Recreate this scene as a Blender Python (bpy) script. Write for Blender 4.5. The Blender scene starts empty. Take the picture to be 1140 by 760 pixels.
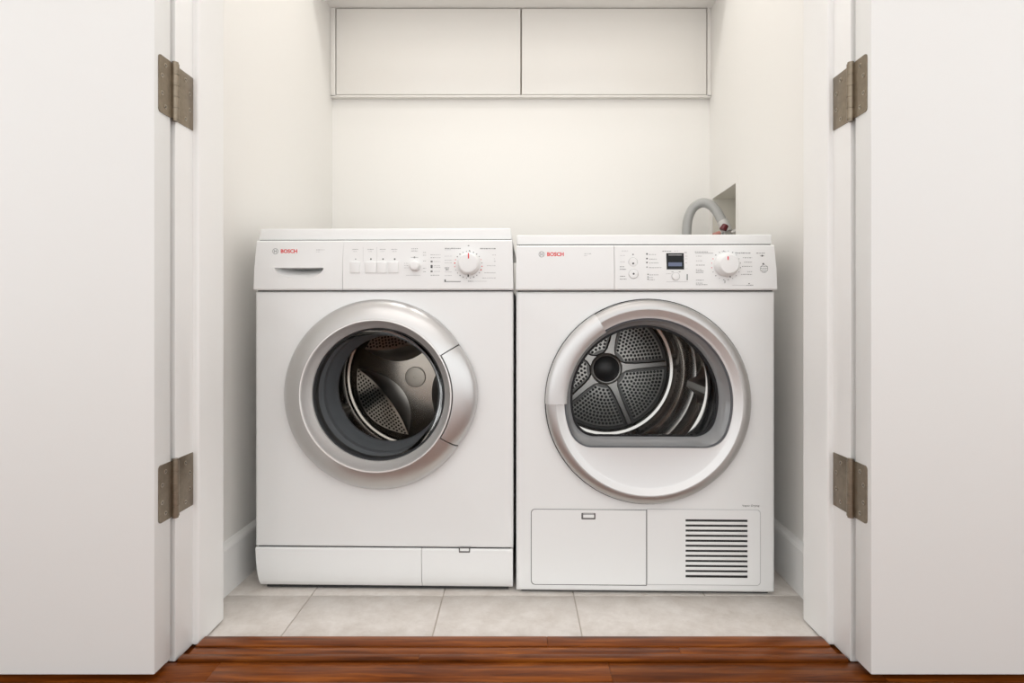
import bpy, bmesh, math, random
from mathutils import Vector, Matrix
random.seed(7)
sc = bpy.context.scene
COL = sc.collection
PI = math.pi
# ------------------------------------------------------------------ camera
F, CX, CY, H = 640.0, 575.0, 354.0, 0.631
cd = bpy.data.cameras.new('camera'); cam = bpy.data.objects.new('camera', cd); COL.objects.link(cam)
cam.location = (0, 0, H); cam.rotation_euler = (PI/2, 0, 0)
cd.sensor_width = 36; cd.lens = 36*F/1140
cd.shift_x = -(CX-570)/1140; cd.shift_y = -(380-CY)/1140
cd.clip_start = 0.02
sc.camera = cam
# ------------------------------------------------------------------ light
w = bpy.data.worlds.new('world'); sc.world = w; w.use_nodes = True
w.node_tree.nodes['Background'].inputs[0].default_value = (.985, 1.0, 1.0, 1)
w.node_tree.nodes['Background'].inputs[1].default_value = 1.35
def area(name, loc, rot, sx, sy, power, col):
    l = bpy.data.lights.new(name, 'AREA'); l.shape = 'RECTANGLE'; l.size = sx; l.size_y = sy
    l.energy = power; l.color = col
    o = bpy.data.objects.new(name, l); COL.objects.link(o); o.location = loc; o.rotation_euler = rot
    return o
area('hall_flash_bounce', (0, -.3, 2.40), (0, 0, 0), 2.2, 1.2, 11, (1, .985, .955))  # stands in for a flash bounced off the hall ceiling
area('closet_fill_light', (0, 1.42, 2.42), (0, 0, 0), .7, .22, 5.6, (1, .98, .945))  # added fill with no visible fixture, lifts the closet walls
sc.view_settings.view_transform = 'Standard'; sc.view_settings.look = 'None'
sc.view_settings.gamma = 1; sc.view_settings.use_curve_mapping = False
sc.view_settings.exposure = 0.30

# ------------------------------------------------------------------ materials
MATS = {}
def mat(name, col, rough=.5, metal=0, bump=0, bscale=60, var=0, vscale=8, spec=.5, coat=0, stretch=None):
    if name in MATS: return MATS[name]
    m = bpy.data.materials.new(name); m.use_nodes = True
    nt = m.node_tree; b = nt.nodes['Principled BSDF']
    b.inputs['Base Color'].default_value = (*col, 1); b.inputs['Roughness'].default_value = rough
    b.inputs['Metallic'].default_value = metal; b.inputs['Specular IOR Level'].default_value = spec
    b.inputs['Coat Weight'].default_value = coat
    tc = nt.nodes.new('ShaderNodeTexCoord'); mp = nt.nodes.new('ShaderNodeMapping')
    nt.links.new(tc.outputs['Object'], mp.inputs[0])
    if stretch: mp.inputs['Scale'].default_value = stretch
    if var:
        n = nt.nodes.new('ShaderNodeTexNoise'); n.inputs['Scale'].default_value = vscale; n.inputs['Detail'].default_value = 5
        r = nt.nodes.new('ShaderNodeValToRGB')
        r.color_ramp.elements[0].color = (*[c*(1-var) for c in col], 1); r.color_ramp.elements[0].position = .3
        r.color_ramp.elements[1].color = (*[min(1, c*(1+var)) for c in col], 1); r.color_ramp.elements[1].position = .7
        nt.links.new(mp.outputs[0], n.inputs['Vector']); nt.links.new(n.outputs['Fac'], r.inputs[0]); nt.links.new(r.outputs[0], b.inputs['Base Color'])
    if bump:
        n = nt.nodes.new('ShaderNodeTexNoise'); n.inputs['Scale'].default_value = bscale; n.inputs['Detail'].default_value = 3
        bp = nt.nodes.new('ShaderNodeBump'); bp.inputs['Strength'].default_value = bump; bp.inputs['Distance'].default_value = .002
        nt.links.new(mp.outputs[0], n.inputs['Vector']); nt.links.new(n.outputs['Fac'], bp.inputs['Height']); nt.links.new(bp.outputs[0], b.inputs['Normal'])
    MATS[name] = m
    return m
def glassmat(name, tint, refl=1.3):
    m = bpy.data.materials.new(name); m.use_nodes = True; nt = m.node_tree
    nt.nodes.remove(nt.nodes['Principled BSDF']); out = nt.nodes['Material Output']
    t = nt.nodes.new('ShaderNodeBsdfTransparent'); t.inputs[0].default_value = (*tint, 1)
    g = nt.nodes.new('ShaderNodeBsdfGlossy'); g.inputs['Roughness'].default_value = .03
    fr = nt.nodes.new('ShaderNodeFresnel'); fr.inputs[0].default_value = refl
    mx = nt.nodes.new('ShaderNodeMixShader')
    nt.links.new(fr.outputs[0], mx.inputs[0]); nt.links.new(t.outputs[0], mx.inputs[1]); nt.links.new(g.outputs[0], mx.inputs[2])
    nt.links.new(mx.outputs[0], out.inputs[0]); MATS[name] = m
    return m
def woodmat(name, c0, c1, c2):
    m = bpy.data.materials.new(name); m.use_nodes = True; nt = m.node_tree; b = nt.nodes['Principled BSDF']
    tc = nt.nodes.new('ShaderNodeTexCoord'); mp = nt.nodes.new('ShaderNodeMapping'); mp.inputs['Scale'].default_value = (2.2, 34, 34)
    oi = nt.nodes.new('ShaderNodeObjectInfo')
    ad = nt.nodes.new('ShaderNodeVectorMath'); ad.operation = 'ADD'
    cm = nt.nodes.new('ShaderNodeVectorMath'); cm.operation = 'SCALE'; cm.inputs['Scale'].default_value = 37
    nt.links.new(oi.outputs['Random'], cm.inputs[0]); nt.links.new(tc.outputs['Object'], ad.inputs[0]); nt.links.new(cm.outputs[0], ad.inputs[1])
    nt.links.new(ad.outputs[0], mp.inputs[0])
    n = nt.nodes.new('ShaderNodeTexNoise'); n.inputs['Scale'].default_value = 2.4; n.inputs['Detail'].default_value = 9; n.inputs['Roughness'].default_value = .62
    n.inputs['Distortion'].default_value = .6
    r = nt.nodes.new('ShaderNodeValToRGB'); e = r.color_ramp.elements
    e[0].color = (*c0, 1); e[0].position = .3; e[1].color = (*c2, 1); e[1].position = .74
    k = e.new(.5); k.color = (*c1, 1)
    nt.links.new(mp.outputs[0], n.inputs['Vector']); nt.links.new(n.outputs['Fac'], r.inputs[0])
    hs = nt.nodes.new('ShaderNodeHueSaturation'); mr = nt.nodes.new('ShaderNodeMapRange'); mr.inputs['To Min'].default_value = .8; mr.inputs['To Max'].default_value = 1.25
    nt.links.new(oi.outputs['Random'], mr.inputs[0]); nt.links.new(mr.outputs[0], hs.inputs['Value']); nt.links.new(r.outputs[0], hs.inputs['Color'])
    nt.links.new(hs.outputs[0], b.inputs['Base Color'])
    b.inputs['Roughness'].default_value = .3; b.inputs['Specular IOR Level'].default_value = .22
    bp = nt.nodes.new('ShaderNodeBump'); bp.inputs['Strength'].default_value = .12; bp.inputs['Distance'].default_value = .002
    nt.links.new(n.outputs['Fac'], bp.inputs['Height']); nt.links.new(bp.outputs[0], b.inputs['Normal'])
    MATS[name] = m
    return m
WALL = mat('wall_paint', (.86, .843, .81), .55, bump=.05, bscale=180)
TRIM = mat('trim_paint', (.88, .875, .86), .32, bump=.02, bscale=40)
DOORP = mat('door_paint', (.79, .79, .775), .45, bump=.03, bscale=140)
CEIL = mat('ceiling_paint', (.88, .865, .84), .7)
CABW = mat('cabinet_laminate', (.86, .838, .80), .3)
CABB = mat('cabinet_carcass', (.62, .57, .50), .5)
WHITE = mat('appliance_enamel', (.835, .838, .832), .28, bump=.015, bscale=300)
WHITEP = mat('appliance_plastic', (.855, .858, .852), .35)
SILVER = mat('silver_plastic', (.64, .635, .63), .36, metal=.85)
CHROME = mat('satin_chrome', (.84, .825, .81), .34, metal=.6)
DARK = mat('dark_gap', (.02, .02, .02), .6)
GAPG = mat('seam_grey', (.13, .125, .12), .6)
BLACKP = mat('black_plastic', (.018, .018, .02), .25)
RUBBER = mat('door_gasket_rubber', (.15, .165, .185), .38)
STEEL = mat('drum_steel', (.58, .55, .52), .15, metal=1, bump=.05, bscale=12)
STEEL2 = mat('drum_steel_brushed', (.52, .50, .475), .3, metal=1, bump=.08, bscale=30)
CLEARP = mat('window_bezel', (.30, .305, .31), .14, spec=.7)
GLASS = glassmat('door_glass', (.86, .85, .83), 1.10)
GLASS2 = glassmat('door_glass_thick', (.92, .93, .93), 1.2)
BRASS = mat('antique_brass', (.27, .225, .17), .36, metal=.9, var=.12, vscale=90)
BRASSD = mat('brass_screw', (.50, .44, .36), .3, metal=1)
SLOTD = mat('screw_slot', (.05, .045, .04), .6)
RED = mat('red_print', (.75, .02, .02), .5)
GREYP = mat('grey_print', (.30, .30, .30), .5)
GREYL = mat('light_grey_print', (.52, .52, .52), .5)
DARKP = mat('dark_print', (.06, .06, .06), .5)
LCD = mat('display_glass', (.010, .011, .012), .3, spec=.2)
LCDB = mat('display_segment', (.15, .18, .27), .4, spec=.2)
HOSE = mat('grey_hose', (.40, .40, .39), .4)
VRED = mat('valve_red', (.12, .006, .012), .35)
VPINK = mat('valve_faded_red', (.50, .22, .18), .4)
VMET = mat('valve_metal', (.62, .61, .6), .3, metal=.8)
BOXP = mat('outlet_box_plastic', (.80, .77, .70), .5)
GROUT = mat('grout', (.56, .51, .46), .9)
WOOD = woodmat('jatoba_wood', (.055, .0115, .0014), (.165, .040, .0045), (.33, .097, .012))
def tilemat():
    m = mat('floor_tile', (.60, .55, .50), .42)
    nt = m.node_tree; b = nt.nodes['Principled BSDF']
    tc = nt.nodes.new('ShaderNodeTexCoord'); oi = nt.nodes.new('ShaderNodeObjectInfo')
    ad = nt.nodes.new('ShaderNodeVectorMath'); ad.operation = 'ADD'
    cm = nt.nodes.new('ShaderNodeVectorMath'); cm.operation = 'SCALE'; cm.inputs['Scale'].default_value = 23
    nt.links.new(oi.outputs['Random'], cm.inputs[0]); nt.links.new(tc.outputs['Object'], ad.inputs[0]); nt.links.new(cm.outputs[0], ad.inputs[1])
    n = nt.nodes.new('ShaderNodeTexNoise'); n.inputs['Scale'].default_value = 15; n.inputs['Detail'].default_value = 9; n.inputs['Roughness'].default_value = .72; n.inputs['Distortion'].default_value = .15
    r = nt.nodes.new('ShaderNodeValToRGB'); e = r.color_ramp.elements
    e[0].color = (.58, .525, .475, 1); e[0].position = .3; e[1].color = (.78, .74, .70, 1); e[1].position = .66
    nt.links.new(ad.outputs[0], n.inputs['Vector']); nt.links.new(n.outputs['Fac'], r.inputs[0]); nt.links.new(r.outputs[0], b.inputs['Base Color'])
    return m
TILE = tilemat()

# ------------------------------------------------------------------ helpers
def tag(o, label=None, cat=None, group=None, kind=None):
    if label: o['label'] = label
    if cat: o['category'] = cat
    if group: o['group'] = group
    if kind: o['kind'] = kind
    return o
def empty(name, loc=(0, 0, 0), rz=0, parent=None):
    o = bpy.data.objects.new(name, None); COL.objects.link(o); o.location = loc; o.rotation_euler = (0, 0, rz)
    o.empty_display_size = .05
    if parent: o.parent = parent
    return o
def link(name, me, m, parent=None, smooth=None):
    me.materials.append(m)
    if smooth:
        me.polygons.foreach_set('use_smooth', [True]*len(me.polygons)); me.set_sharp_from_angle(angle=math.radians(smooth))
    o = bpy.data.objects.new(name, me); COL.objects.link(o)
    if parent: o.parent = parent
    return o
def from_bm(name, bm, m, parent=None, smooth=None, recalc=True):
    if recalc: bmesh.ops.recalc_face_normals(bm, faces=bm.faces[:])
    me = bpy.data.meshes.new(name); bm.to_mesh(me); bm.free()
    return link(name, me, m, parent, smooth)
def pyd(name, v, f, m, parent=None, smooth=None):
    bm = bmesh.new(); vs = [bm.verts.new(p) for p in v]
    for q in f:
        try: bm.faces.new([vs[i] for i in q])
        except ValueError: pass
    return from_bm(name, bm, m, parent, smooth)
def bm_box(bm, x0, x1, y0, y1, z0, z1):
    v = [bm.verts.new(p) for p in ((x0,y0,z0),(x1,y0,z0),(x1,y1,z0),(x0,y1,z0),(x0,y0,z1),(x1,y0,z1),(x1,y1,z1),(x0,y1,z1))]
    for q in ((0,3,2,1),(4,5,6,7),(0,1,5,4),(1,2,6,5),(2,3,7,6),(3,0,4,7)): bm.faces.new([v[i] for i in q])
    return v
def box(name, x0, x1, y0, y1, z0, z1, m, parent=None, bevel=0, seg=2):
    bm = bmesh.new(); bm_box(bm, x0, x1, y0, y1, z0, z1)
    if bevel: bmesh.ops.bevel(bm, geom=bm.edges[:], offset=bevel, segments=seg, profile=.5, affect='EDGES')
    return from_bm(name, bm, m, parent, 40 if bevel else None)
def prism_xz(name, pts, y0, y1, m, parent=None, bevel=0, seg=2, smooth=40):
    """outline in (x, z), extruded along y; the front (y0) rim may be bevelled"""
    bm = bmesh.new(); a = [bm.verts.new((x, y0, z)) for x, z in pts]; b = [bm.verts.new((x, y1, z)) for x, z in pts]
    n = len(pts); f0 = bm.faces.new(a); bm.faces.new(b[::-1])
    for i in range(n): bm.faces.new((a[i], b[i], b[(i+1) % n], a[(i+1) % n]))
    if bevel: bmesh.ops.bevel(bm, geom=list(f0.edges), offset=bevel, segments=seg, profile=.5, affect='EDGES')
    return from_bm(name, bm, m, parent, smooth)
def prism_yz(name, pts, x0, x1, m, parent=None, bevel=0, smooth=40):
    bm = bmesh.new(); a = [bm.verts.new((x0, y, z)) for y, z in pts]; b = [bm.verts.new((x1, y, z)) for y, z in pts]
    n = len(pts); f0 = bm.faces.new(a); f1 = bm.faces.new(b[::-1])
    for i in range(n): bm.faces.new((a[i], b[i], b[(i+1) % n], a[(i+1) % n]))
    if bevel: bmesh.ops.bevel(bm, geom=list(f0.edges)+list(f1.edges), offset=bevel, segments=2, profile=.5, affect='EDGES')
    return from_bm(name, bm, m, parent, smooth)
def prism_xy(name, pts, z0, z1, m, parent=None):
    bm = bmesh.new(); a = [bm.verts.new((x, y, z0)) for x, y in pts]; b = [bm.verts.new((x, y, z1)) for x, y in pts]
    n = len(pts); bm.faces.new(a); bm.faces.new(b[::-1])
    for i in range(n): bm.faces.new((a[i], b[i], b[(i+1) % n], a[(i+1) % n]))
    return from_bm(name, bm, m, parent)
def lathe(name, prof, c, m, parent=None, n=96, a0=0, a1=360, loop=False, caps=False, smooth=35):
    """profile [(r, y)] turned about the y axis through (c.x, c.z); r may be a function of the angle"""
    bm = bmesh.new(); full = abs(a1-a0) >= 360; rings = []
    cnt = n if full else n+1
    for i in range(cnt):
        t = math.radians(a0+(a1-a0)*i/n); row = []
        for r, y in prof:
            rr = r(math.degrees(t)) if callable(r) else r
            yy = y(math.degrees(t)) if callable(y) else y
            row.append(bm.verts.new((c[0]+rr*math.cos(t), yy, c[1]+rr*math.sin(t))))
        rings.append(row)
    k = len(prof)
    for i in range(n if full else n):
        A, B = rings[i], rings[(i+1) % cnt]
        for j in range(k if loop else k-1):
            q = (A[j], A[(j+1) % k], B[(j+1) % k], B[j]); bm.faces.new(q)
    if caps and not full: bm.faces.new(rings[0]); bm.faces.new(rings[-1][::-1])
    bmesh.ops.remove_doubles(bm, verts=bm.verts[:], dist=1e-6)
    return from_bm(name, bm, m, parent, smooth)
def disc(name, r, y, c, m, parent=None, n=48, th=.002, bevel=0):
    return prism_xz(name, [(c[0]+r*math.cos(2*PI*i/n), c[1]+r*math.sin(2*PI*i/n)) for i in range(n)], y, y+th, m, parent, bevel)
def rrect(x0, x1, z0, z1, r, n=6):
    p = []
    for cx, cz, a in ((x1-r, z1-r, 0), (x0+r, z1-r, 90), (x0+r, z0+r, 180), (x1-r, z0+r, 270)):
        for i in range(n+1):
            t = math.radians(a+90*i/n); p.append((cx+r*math.cos(t), cz+r*math.sin(t)))
    return p
def tube(name, pts, r, m, parent=None, n=14, caps=True, sub=8):
    P = [Vector(p) for p in pts]; path = []
    for i in range(len(P)-1):                       # Catmull-Rom
        p0 = P[max(i-1, 0)]; p1 = P[i]; p2 = P[i+1]; p3 = P[min(i+2, len(P)-1)]
        for s in range(sub):
            t = s/sub
            path.append(.5*((2*p1)+(p2-p0)*t+(2*p0-5*p1+4*p2-p3)*t*t+(3*p1-p0-3*p2+p3)*t**3))
    path.append(P[-1]); bm = bmesh.new(); rows = []
    up = Vector((0, 1, 0)); 
    for i, p in enumerate(path):
        d = (path[min(i+1, len(path)-1)]-path[max(i-1, 0)]).normalized()
        u = d.cross(up)
        if u.length < 1e-3: u = d.cross(Vector((1, 0, 0)))
        u.normalize(); v = d.cross(u).normalized()
        rr = r(i/(len(path)-1)) if callable(r) else r
        rows.append([bm.verts.new(p+rr*(u*math.cos(2*PI*k/n)+v*math.sin(2*PI*k/n))) for k in range(n)])
    for a, b in zip(rows, rows[1:]):
        for k in range(n): bm.faces.new((a[k], a[(k+1) % n], b[(k+1) % n], b[k]))
    if caps: bm.faces.new(rows[0][::-1]); bm.faces.new(rows[-1])
    return from_bm(name, bm, m, parent, 40)
def boolean(o, cutter):
    md = o.modifiers.new('cut', 'BOOLEAN'); md.object = cutter; md.operation = 'DIFFERENCE'; md.solver = 'EXACT'
    dg = bpy.context.evaluated_depsgraph_get(); dg.update()
    me = bpy.data.meshes.new_from_object(o.evaluated_get(dg)); o.modifiers.clear(); o.data = me
    bpy.data.objects.remove(cutter)
    me.polygons.foreach_set('use_smooth', [True]*len(me.polygons)); me.set_sharp_from_angle(angle=math.radians(35))
    return o
def text_mesh(s, size, bold=0, spacing=1.0):
    c = bpy.data.curves.new('txt', 'FONT'); c.body = s; c.size = size; c.offset = bold; c.space_character = spacing; c.resolution_u = 3
    o = bpy.data.objects.new('txt', c); COL.objects.link(o)
    dg = bpy.context.evaluated_depsgraph_get(); dg.update()
    me = bpy.data.meshes.new_from_object(o.evaluated_get(dg)); bpy.data.objects.remove(o)
    v = [(p.co.x, p.co.y) for p in me.vertices]; f = [list(p.vertices) for p in me.polygons]; bpy.data.meshes.remove(me)
    return v, f

# ================================================================== SETTING
TZ = -.008                                          # tile level, wood floor is z = 0
XL, XR = -.630, .617                                # faces of the two door edges / jambs
WLx = lambda y: -.682+(y-1.34)*.032
WRx = lambda y: .667+(y-1.33)*.033
YB = 2.058
def S(o): o['kind'] = 'structure'; return o
# wooden hall floor: base slab with the separate boards near the doorway as children
fl = S(box('floor', -3, 3, -2.2, 1.137, -.06, -.0105, WOOD))
rows = [(1.137, 1.1035), (1.1015, 1.0755), (1.0735, 1.0575)]
y = 1.0545
while y > .60: rows.append((y, y-.0555)); y -= .057
for i, (y1, y0) in enumerate(rows):
    x = -1.35
    if i < 3: ends = [XL+.006 if i == 2 else XL+.014, (.06, .31, -.18)[i], XR-.006 if i == 2 else XR-.014]
    else:
        ends = [-1.35]; x = -1.35+random.uniform(.2, .5)
        while x < 1.2: ends.append(x); x += random.uniform(.45, .85)
        ends.append(1.35)
    for a, b in zip(ends, ends[1:]):
        p = box('plank', -(b-a)/2, (b-a)/2, -(y1-y0)/2, (y1-y0)/2, -.01, 0, WOOD, fl, bevel=.0013, seg=2)
        p.location = ((a+b)/2, (y0+y1)/2, (.0025, .001, .0045)[i] if i < 3 else random.uniform(-.0006, .0006))
# far part of the hall floor, boards out of view, one slab
S(box('floor_hall', -3, 3, -2.2, .59, -.0104, 0, WOOD))
# tiled floor of the closet
tf = S(box('floor_tiled', -.80, .80, 1.1385, 2.16, -.05, TZ-.0022, GROUT))
tx = [-.776, -.473, -.169, .132, .434, .737]; ty = [1.021, 1.324, 1.627, 1.930, 2.233]
for j in range(4):
    for i in range(5):
        if j == 0 and i == 4: continue               # the front right tile is a wide one
        x0, x1, y0, y1 = tx[i]+.0014, tx[i+(2 if (j, i) == (0, 3) else 1)]-.0014, ty[j]+.0014, ty[j+1]-.0014
        y0 = max(y0, 1.1392); y1 = min(y1, 2.15)
        t = box('tile', -(x1-x0)/2, (x1-x0)/2, -(y1-y0)/2, (y1-y0)/2, -.003, 0, TILE, tf, bevel=.0007, seg=2)
        t.location = ((x0+x1)/2, (y0+y1)/2, TZ)
# closet walls
S(prism_xy('wall_left', [(WLx(1.10), 1.10), (WLx(YB+.1), YB+.1), (-.85, YB+.1), (-.85, 1.10)], -.05, 2.5, WALL))
S(box('wall_back', -.70, .75, YB, YB+.1, -.05, 2.5, WALL))
# right wall with the opening of the outlet box
def hx(px): return None
BY0, BY1, BZ0, BZ1 = 1.785, 2.018, .845, 1.05
bm = bmesh.new()
def wr(y0, y1, z0, z1):
    v = [bm.verts.new(p) for p in ((WRx(y0), y0, z0), (.86, y0, z0), (.86, y1, z0), (WRx(y1), y1, z0), (WRx(y0), y0, z1), (.86, y0, z1), (.86, y1, z1), (WRx(y1), y1, z1))]
    for q in ((0,3,2,1),(4,5,6,7),(0,1,5,4),(1,2,6,5),(2,3,7,6),(3,0,4,7)): bm.faces.new([v[i] for i in q])
wr(1.10, BY0, -.05, 2.5); wr(BY1, YB+.1, -.05, 2.5); wr(BY0, BY1, -.05, BZ0); wr(BY0, BY1, BZ1, 2.5)
S(from_bm('wall_right', bm, WALL))
# ceiling and the boxed soffit over the cupboard
S(box('ceiling', -3, 3, -2.2, 2.2, 2.45, 2.55, CEIL))
S(prism_xy('ceiling_soffit', [(WLx(1.84), 1.84), (WRx(1.84), 1.84), (WRx(YB), YB), (WLx(YB), YB)], 1.729, 2.45, CEIL))
# front wall of the hall (behind the open doors)
S(box('wall_front_left', -3, XL-.022, 1.068, 1.205, -.05, 2.45, WALL))
S(box('wall_front_right', XR+.022, 3, 1.068, 1.205, -.05, 2.45, WALL))
S(box('wall_front_header', XL-.022, XR+.022, 1.068, 1.205, 2.07, 2.45, WALL))
# jambs with stops
def jamb(name, xf, s):
    o = S(box(name, min(xf, xf+s*.02), max(xf, xf+s*.02), 1.062, 1.216, -.004, 2.05, TRIM, bevel=.002))
    xs = xf-s*.0115
    pts = []
    bm = bmesh.new(); bm_box(bm, min(xs, xf+s*.001), max(xs, xf+s*.001), 1.1185, 1.2165, -.0035, 2.05)
    ed = [e for e in bm.edges if abs(e.verts[0].co.z-e.verts[1].co.z) > 1 and abs(e.verts[0].co.x-xs) < 1e-4]
    bmesh.ops.bevel(bm, geom=ed, offset=.0045, segments=4, profile=.5, affect='EDGES')
    from_bm('door_stop', bm, TRIM, o, 50)
jamb('trim_1', XL, -1); jamb('trim_2', XR, 1)
S(box('trim_3', XL, XR, 1.062, 1.216, 2.05, 2.07, TRIM, bevel=.002))
# baseboards of the closet
def baseboard(name, fx, s):
    bm = bmesh.new(); rows = []
    for yy in (1.215, YB):
        x = fx(yy)
        rows.append([bm.verts.new(p) for p in ((x, yy, TZ), (x-s*.015, yy, TZ), (x-s*.015, yy, .097), (x-s*.013, yy, .1025), (x-s*.008, yy, .1065), (x, yy, .110))])
    a, b = rows
    for k in range(6): bm.faces.new((a[k], a[(k+1) % 6], b[(k+1) % 6], b[k]))
    bm.faces.new(a); bm.faces.new(b[::-1])
    S(from_bm(name, bm, TRIM))
baseboard('baseboard_left', WLx, -1); baseboard('baseboard_right', WRx, 1)

# ------------------------------------------------------------------ the two doors, folded right back
def hinge(door, xf, s, zc):
    """xf: face of the door edge / jamb; s: +1 for the door on the right"""
    h = box('hinge', min(xf-s*.0016, xf+s*.001), max(xf-s*.0016, xf+s*.001), 1.0105, 1.047, zc-.051, zc+.051, BRASS, door, bevel=.0005)
    # round the two outer corners of the door leaf
    bm = bmesh.new()
    pts = rrect(1.0105, 1.050, zc-.051, zc+.051, .006, 4)
    a = [bm.verts.new((xf-s*.0018, y, z)) for y, z in pts]; b = [bm.verts.new((xf+s*.001, y, z)) for y, z in pts]
    n = len(pts); bm.faces.new(a); bm.faces.new(b[::-1])
    for i in range(n): bm.faces.new((a[i], b[i], b[(i+1) % n], a[(i+1) % n]))
    bmesh.ops.recalc_face_normals(bm, faces=bm.faces[:]); bm.to_mesh(h.data); bm.free()
    box('jamb_leaf', min(xf-s*.0018, xf+s*.001), max(xf-s*.0018, xf+s*.001), 1.059, 1.1175, zc-.051, zc+.051, BRASS, h, bevel=.0006)
    for k in range(5):                               # knuckles and pin
        z0 = zc-.051+k*.0204; bm = bmesh.new()
        m = Matrix.Translation((xf-s*.004, 1.0545, z0+.0101))
        bmesh.ops.create_cone(bm, cap_ends=True, segments=20, radius1=.0068, radius2=.0068, depth=.0196, matrix=m)
        from_bm('knuckle', bm, BRASS, h, 40)
    bm = bmesh.new(); bmesh.ops.create_cone(bm, cap_ends=True, segments=20, radius1=.0056, radius2=.0056, depth=.108, matrix=Matrix.Translation((xf-s*.004, 1.0545, zc)))
    from_bm('pin', bm, BRASS, h, 40)
    for yy, dz in ((1.029, .037), (1.019, .0155), (1.019, -.0155), (1.029, -.037), (1.091, .037), (1.105, .0155), (1.105, -.0155), (1.091, -.037)):
        bm = bmesh.new(); R = Matrix.Translation((xf-s*.0019, yy, zc+dz)) @ Matrix.Rotation(PI/2, 4, 'Y')
        bmesh.ops.create_cone(bm, cap_ends=True, segments=16, radius1=.0040, radius2=.0040, depth=.0012, matrix=R)
        sw = from_bm('screw', bm, BRASSD, h, 40)
        # cross slot as its own tiny relief inside the screw mesh
        bm = bmesh.new(); bm.from_mesh(sw.data); x = xf-s*.0026; n0 = len(bm.faces)
        ang = random.uniform(0, PI)
        for q in (ang, ang+PI/2):
            c, sn = math.cos(q), math.sin(q); L, wd = .0029, .0007
            vs = [bm.verts.new((x, yy+c*a-sn*b, zc+dz+sn*a+c*b)) for a, b in ((-L,-wd),(L,-wd),(L,wd),(-L,wd))]; fc = bm.faces.new(vs); fc.material_index = 1
        bm.to_mesh(sw.data); bm.free(); sw.data.materials.append(SLOTD)
def door(name, xf, s, label):
    x0, x1 = sorted((xf, xf+s*.62))
    d = S(box(name, x0, x1, 1.0, 1.047, .011, 2.04, DOORP, bevel=.0015)); d['label'] = label
    # the closing-edge paint is the same white; two hinges show
    for zc in (1.046, .3195): hinge(d, xf, s, zc)
door('door_1', XL, -1, 'white closet door folded open at left edge of the photo')
door('door_2', XR, 1, 'white closet door folded open at right edge of the photo')

# ------------------------------------------------------------------ wall cupboard
def PX(px, py, Y): return ((px-CX)*Y/F, H+(CY-py)*Y/F)
cb = empty('wall_cupboard', (0, 2.05, 1.42)); tag(cb, 'white two-door wall cupboard high on the back wall above both machines', 'cupboard')
def cbox(name, px0, px1, py0, py1, y0, y1, m, bevel=.0008):
    a = PX(px0, py1, y0); b = PX(px1, py0, y0)
    return box(name, a[0], b[0], y0-2.05, y1-2.05, a[1]-1.42, b[1]-1.42, m, cb, bevel=bevel)
a = PX(370.6, 107, 2.04); b = PX(790, 9, 2.04)
box('carcass', a[0], b[0], .002, .0079, a[1]-1.42, 1.7285-1.42, CABB, cb)
cbox('side_panel', 367.9, 373.3, 8.8, 107, 2.036, 2.0575, CABW); cbox('side_panel', 787.6, 791.9, 8.8, 107, 2.036, 2.0575, CABW)
cbox('bottom_rail', 367.9, 791.9, 105.6, 107.8, 2.036, 2.0575, CABW)
cbox('door', 374.4, 579.3, 9.6, 104.9, 2.034, 2.0515, CABW); cbox('door', 581.0, 786.5, 9.6, 104.9, 2.034, 2.0515, CABW)

# ================================================================== MACHINES
class App:
    def __init__(s, name, X, Y, rz, label):
        s.o = empty(name, (X, Y, TZ), rz); s.M = Matrix.Translation((X, Y, TZ)) @ Matrix.Rotation(rz, 4, 'Z'); s.I = s.M.inverted()
        tag(s.o, label, 'washing machine' if 'wash' in name else 'tumble dryer')
    def L(s, px, py, c=0.0):
        """photo pixel -> (x, z) on the machine's own plane y = c"""
        o = s.I @ Vector((0, 0, H)); p = s.I @ Vector(((px-CX)/F, 1, H+(CY-py)/F)); d = p-o; t = (c-o.y)/d.y; q = o+d*t
        return q.x, q.z
    def rect(s, px0, py0, px1, py1, c=0.0):
        a = s.L(px0, py1, c); b = s.L(px1, py0, c); return a[0], b[0], a[1], b[1]
def shell(name, x0, x1, z0, z1, depth, c, r, m, parent, b=.007, n=28):
    """sheet steel body: front with a round hole, rounded front edges, sides, top, bottom, back"""
    bm = bmesh.new()
    def loop(x0, x1, z0, z1, y):
        p = [(x0+(x1-x0)*i/n, z0) for i in range(n)]+[(x1, z0+(z1-z0)*i/n) for i in range(n)]+[(x1-(x1-x0)*i/n, z1) for i in range(n)]+[(x0, z1-(z1-z0)*i/n) for i in range(n)]
        return [bm.verts.new((x, y, z)) for x, z in p]
    R0 = loop(x0+b, x1-b, z0+b, z1-b, 0)
    C = []; Ci = []
    for v in R0:
        t = math.atan2(v.co.z-c[1], v.co.x-c[0]); C.append(bm.verts.new((c[0]+r*math.cos(t), 0, c[1]+r*math.sin(t)))); Ci.append(bm.verts.new((c[0]+r*math.cos(t), .03, c[1]+r*math.sin(t))))
    ls = [Ci, C, R0]
    for k in range(1, 5):
        t = k*PI/8; ls.append(loop(x0+b-b*math.sin(t), x1-b+b*math.sin(t), z0+b-b*math.sin(t), z1-b+b*math.sin(t), b-b*math.cos(t)))
    ls.append(loop(x0, x1, z0, z1, depth)); N = 4*n
    for A, B in zip(ls, ls[1:]):
        for i in range(N): bm.faces.new((A[i], A[(i+1) % N], B[(i+1) % N], B[i]))
    bm.faces.new(ls[-1])
    return from_bm(name, bm, m, parent, 30)
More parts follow.
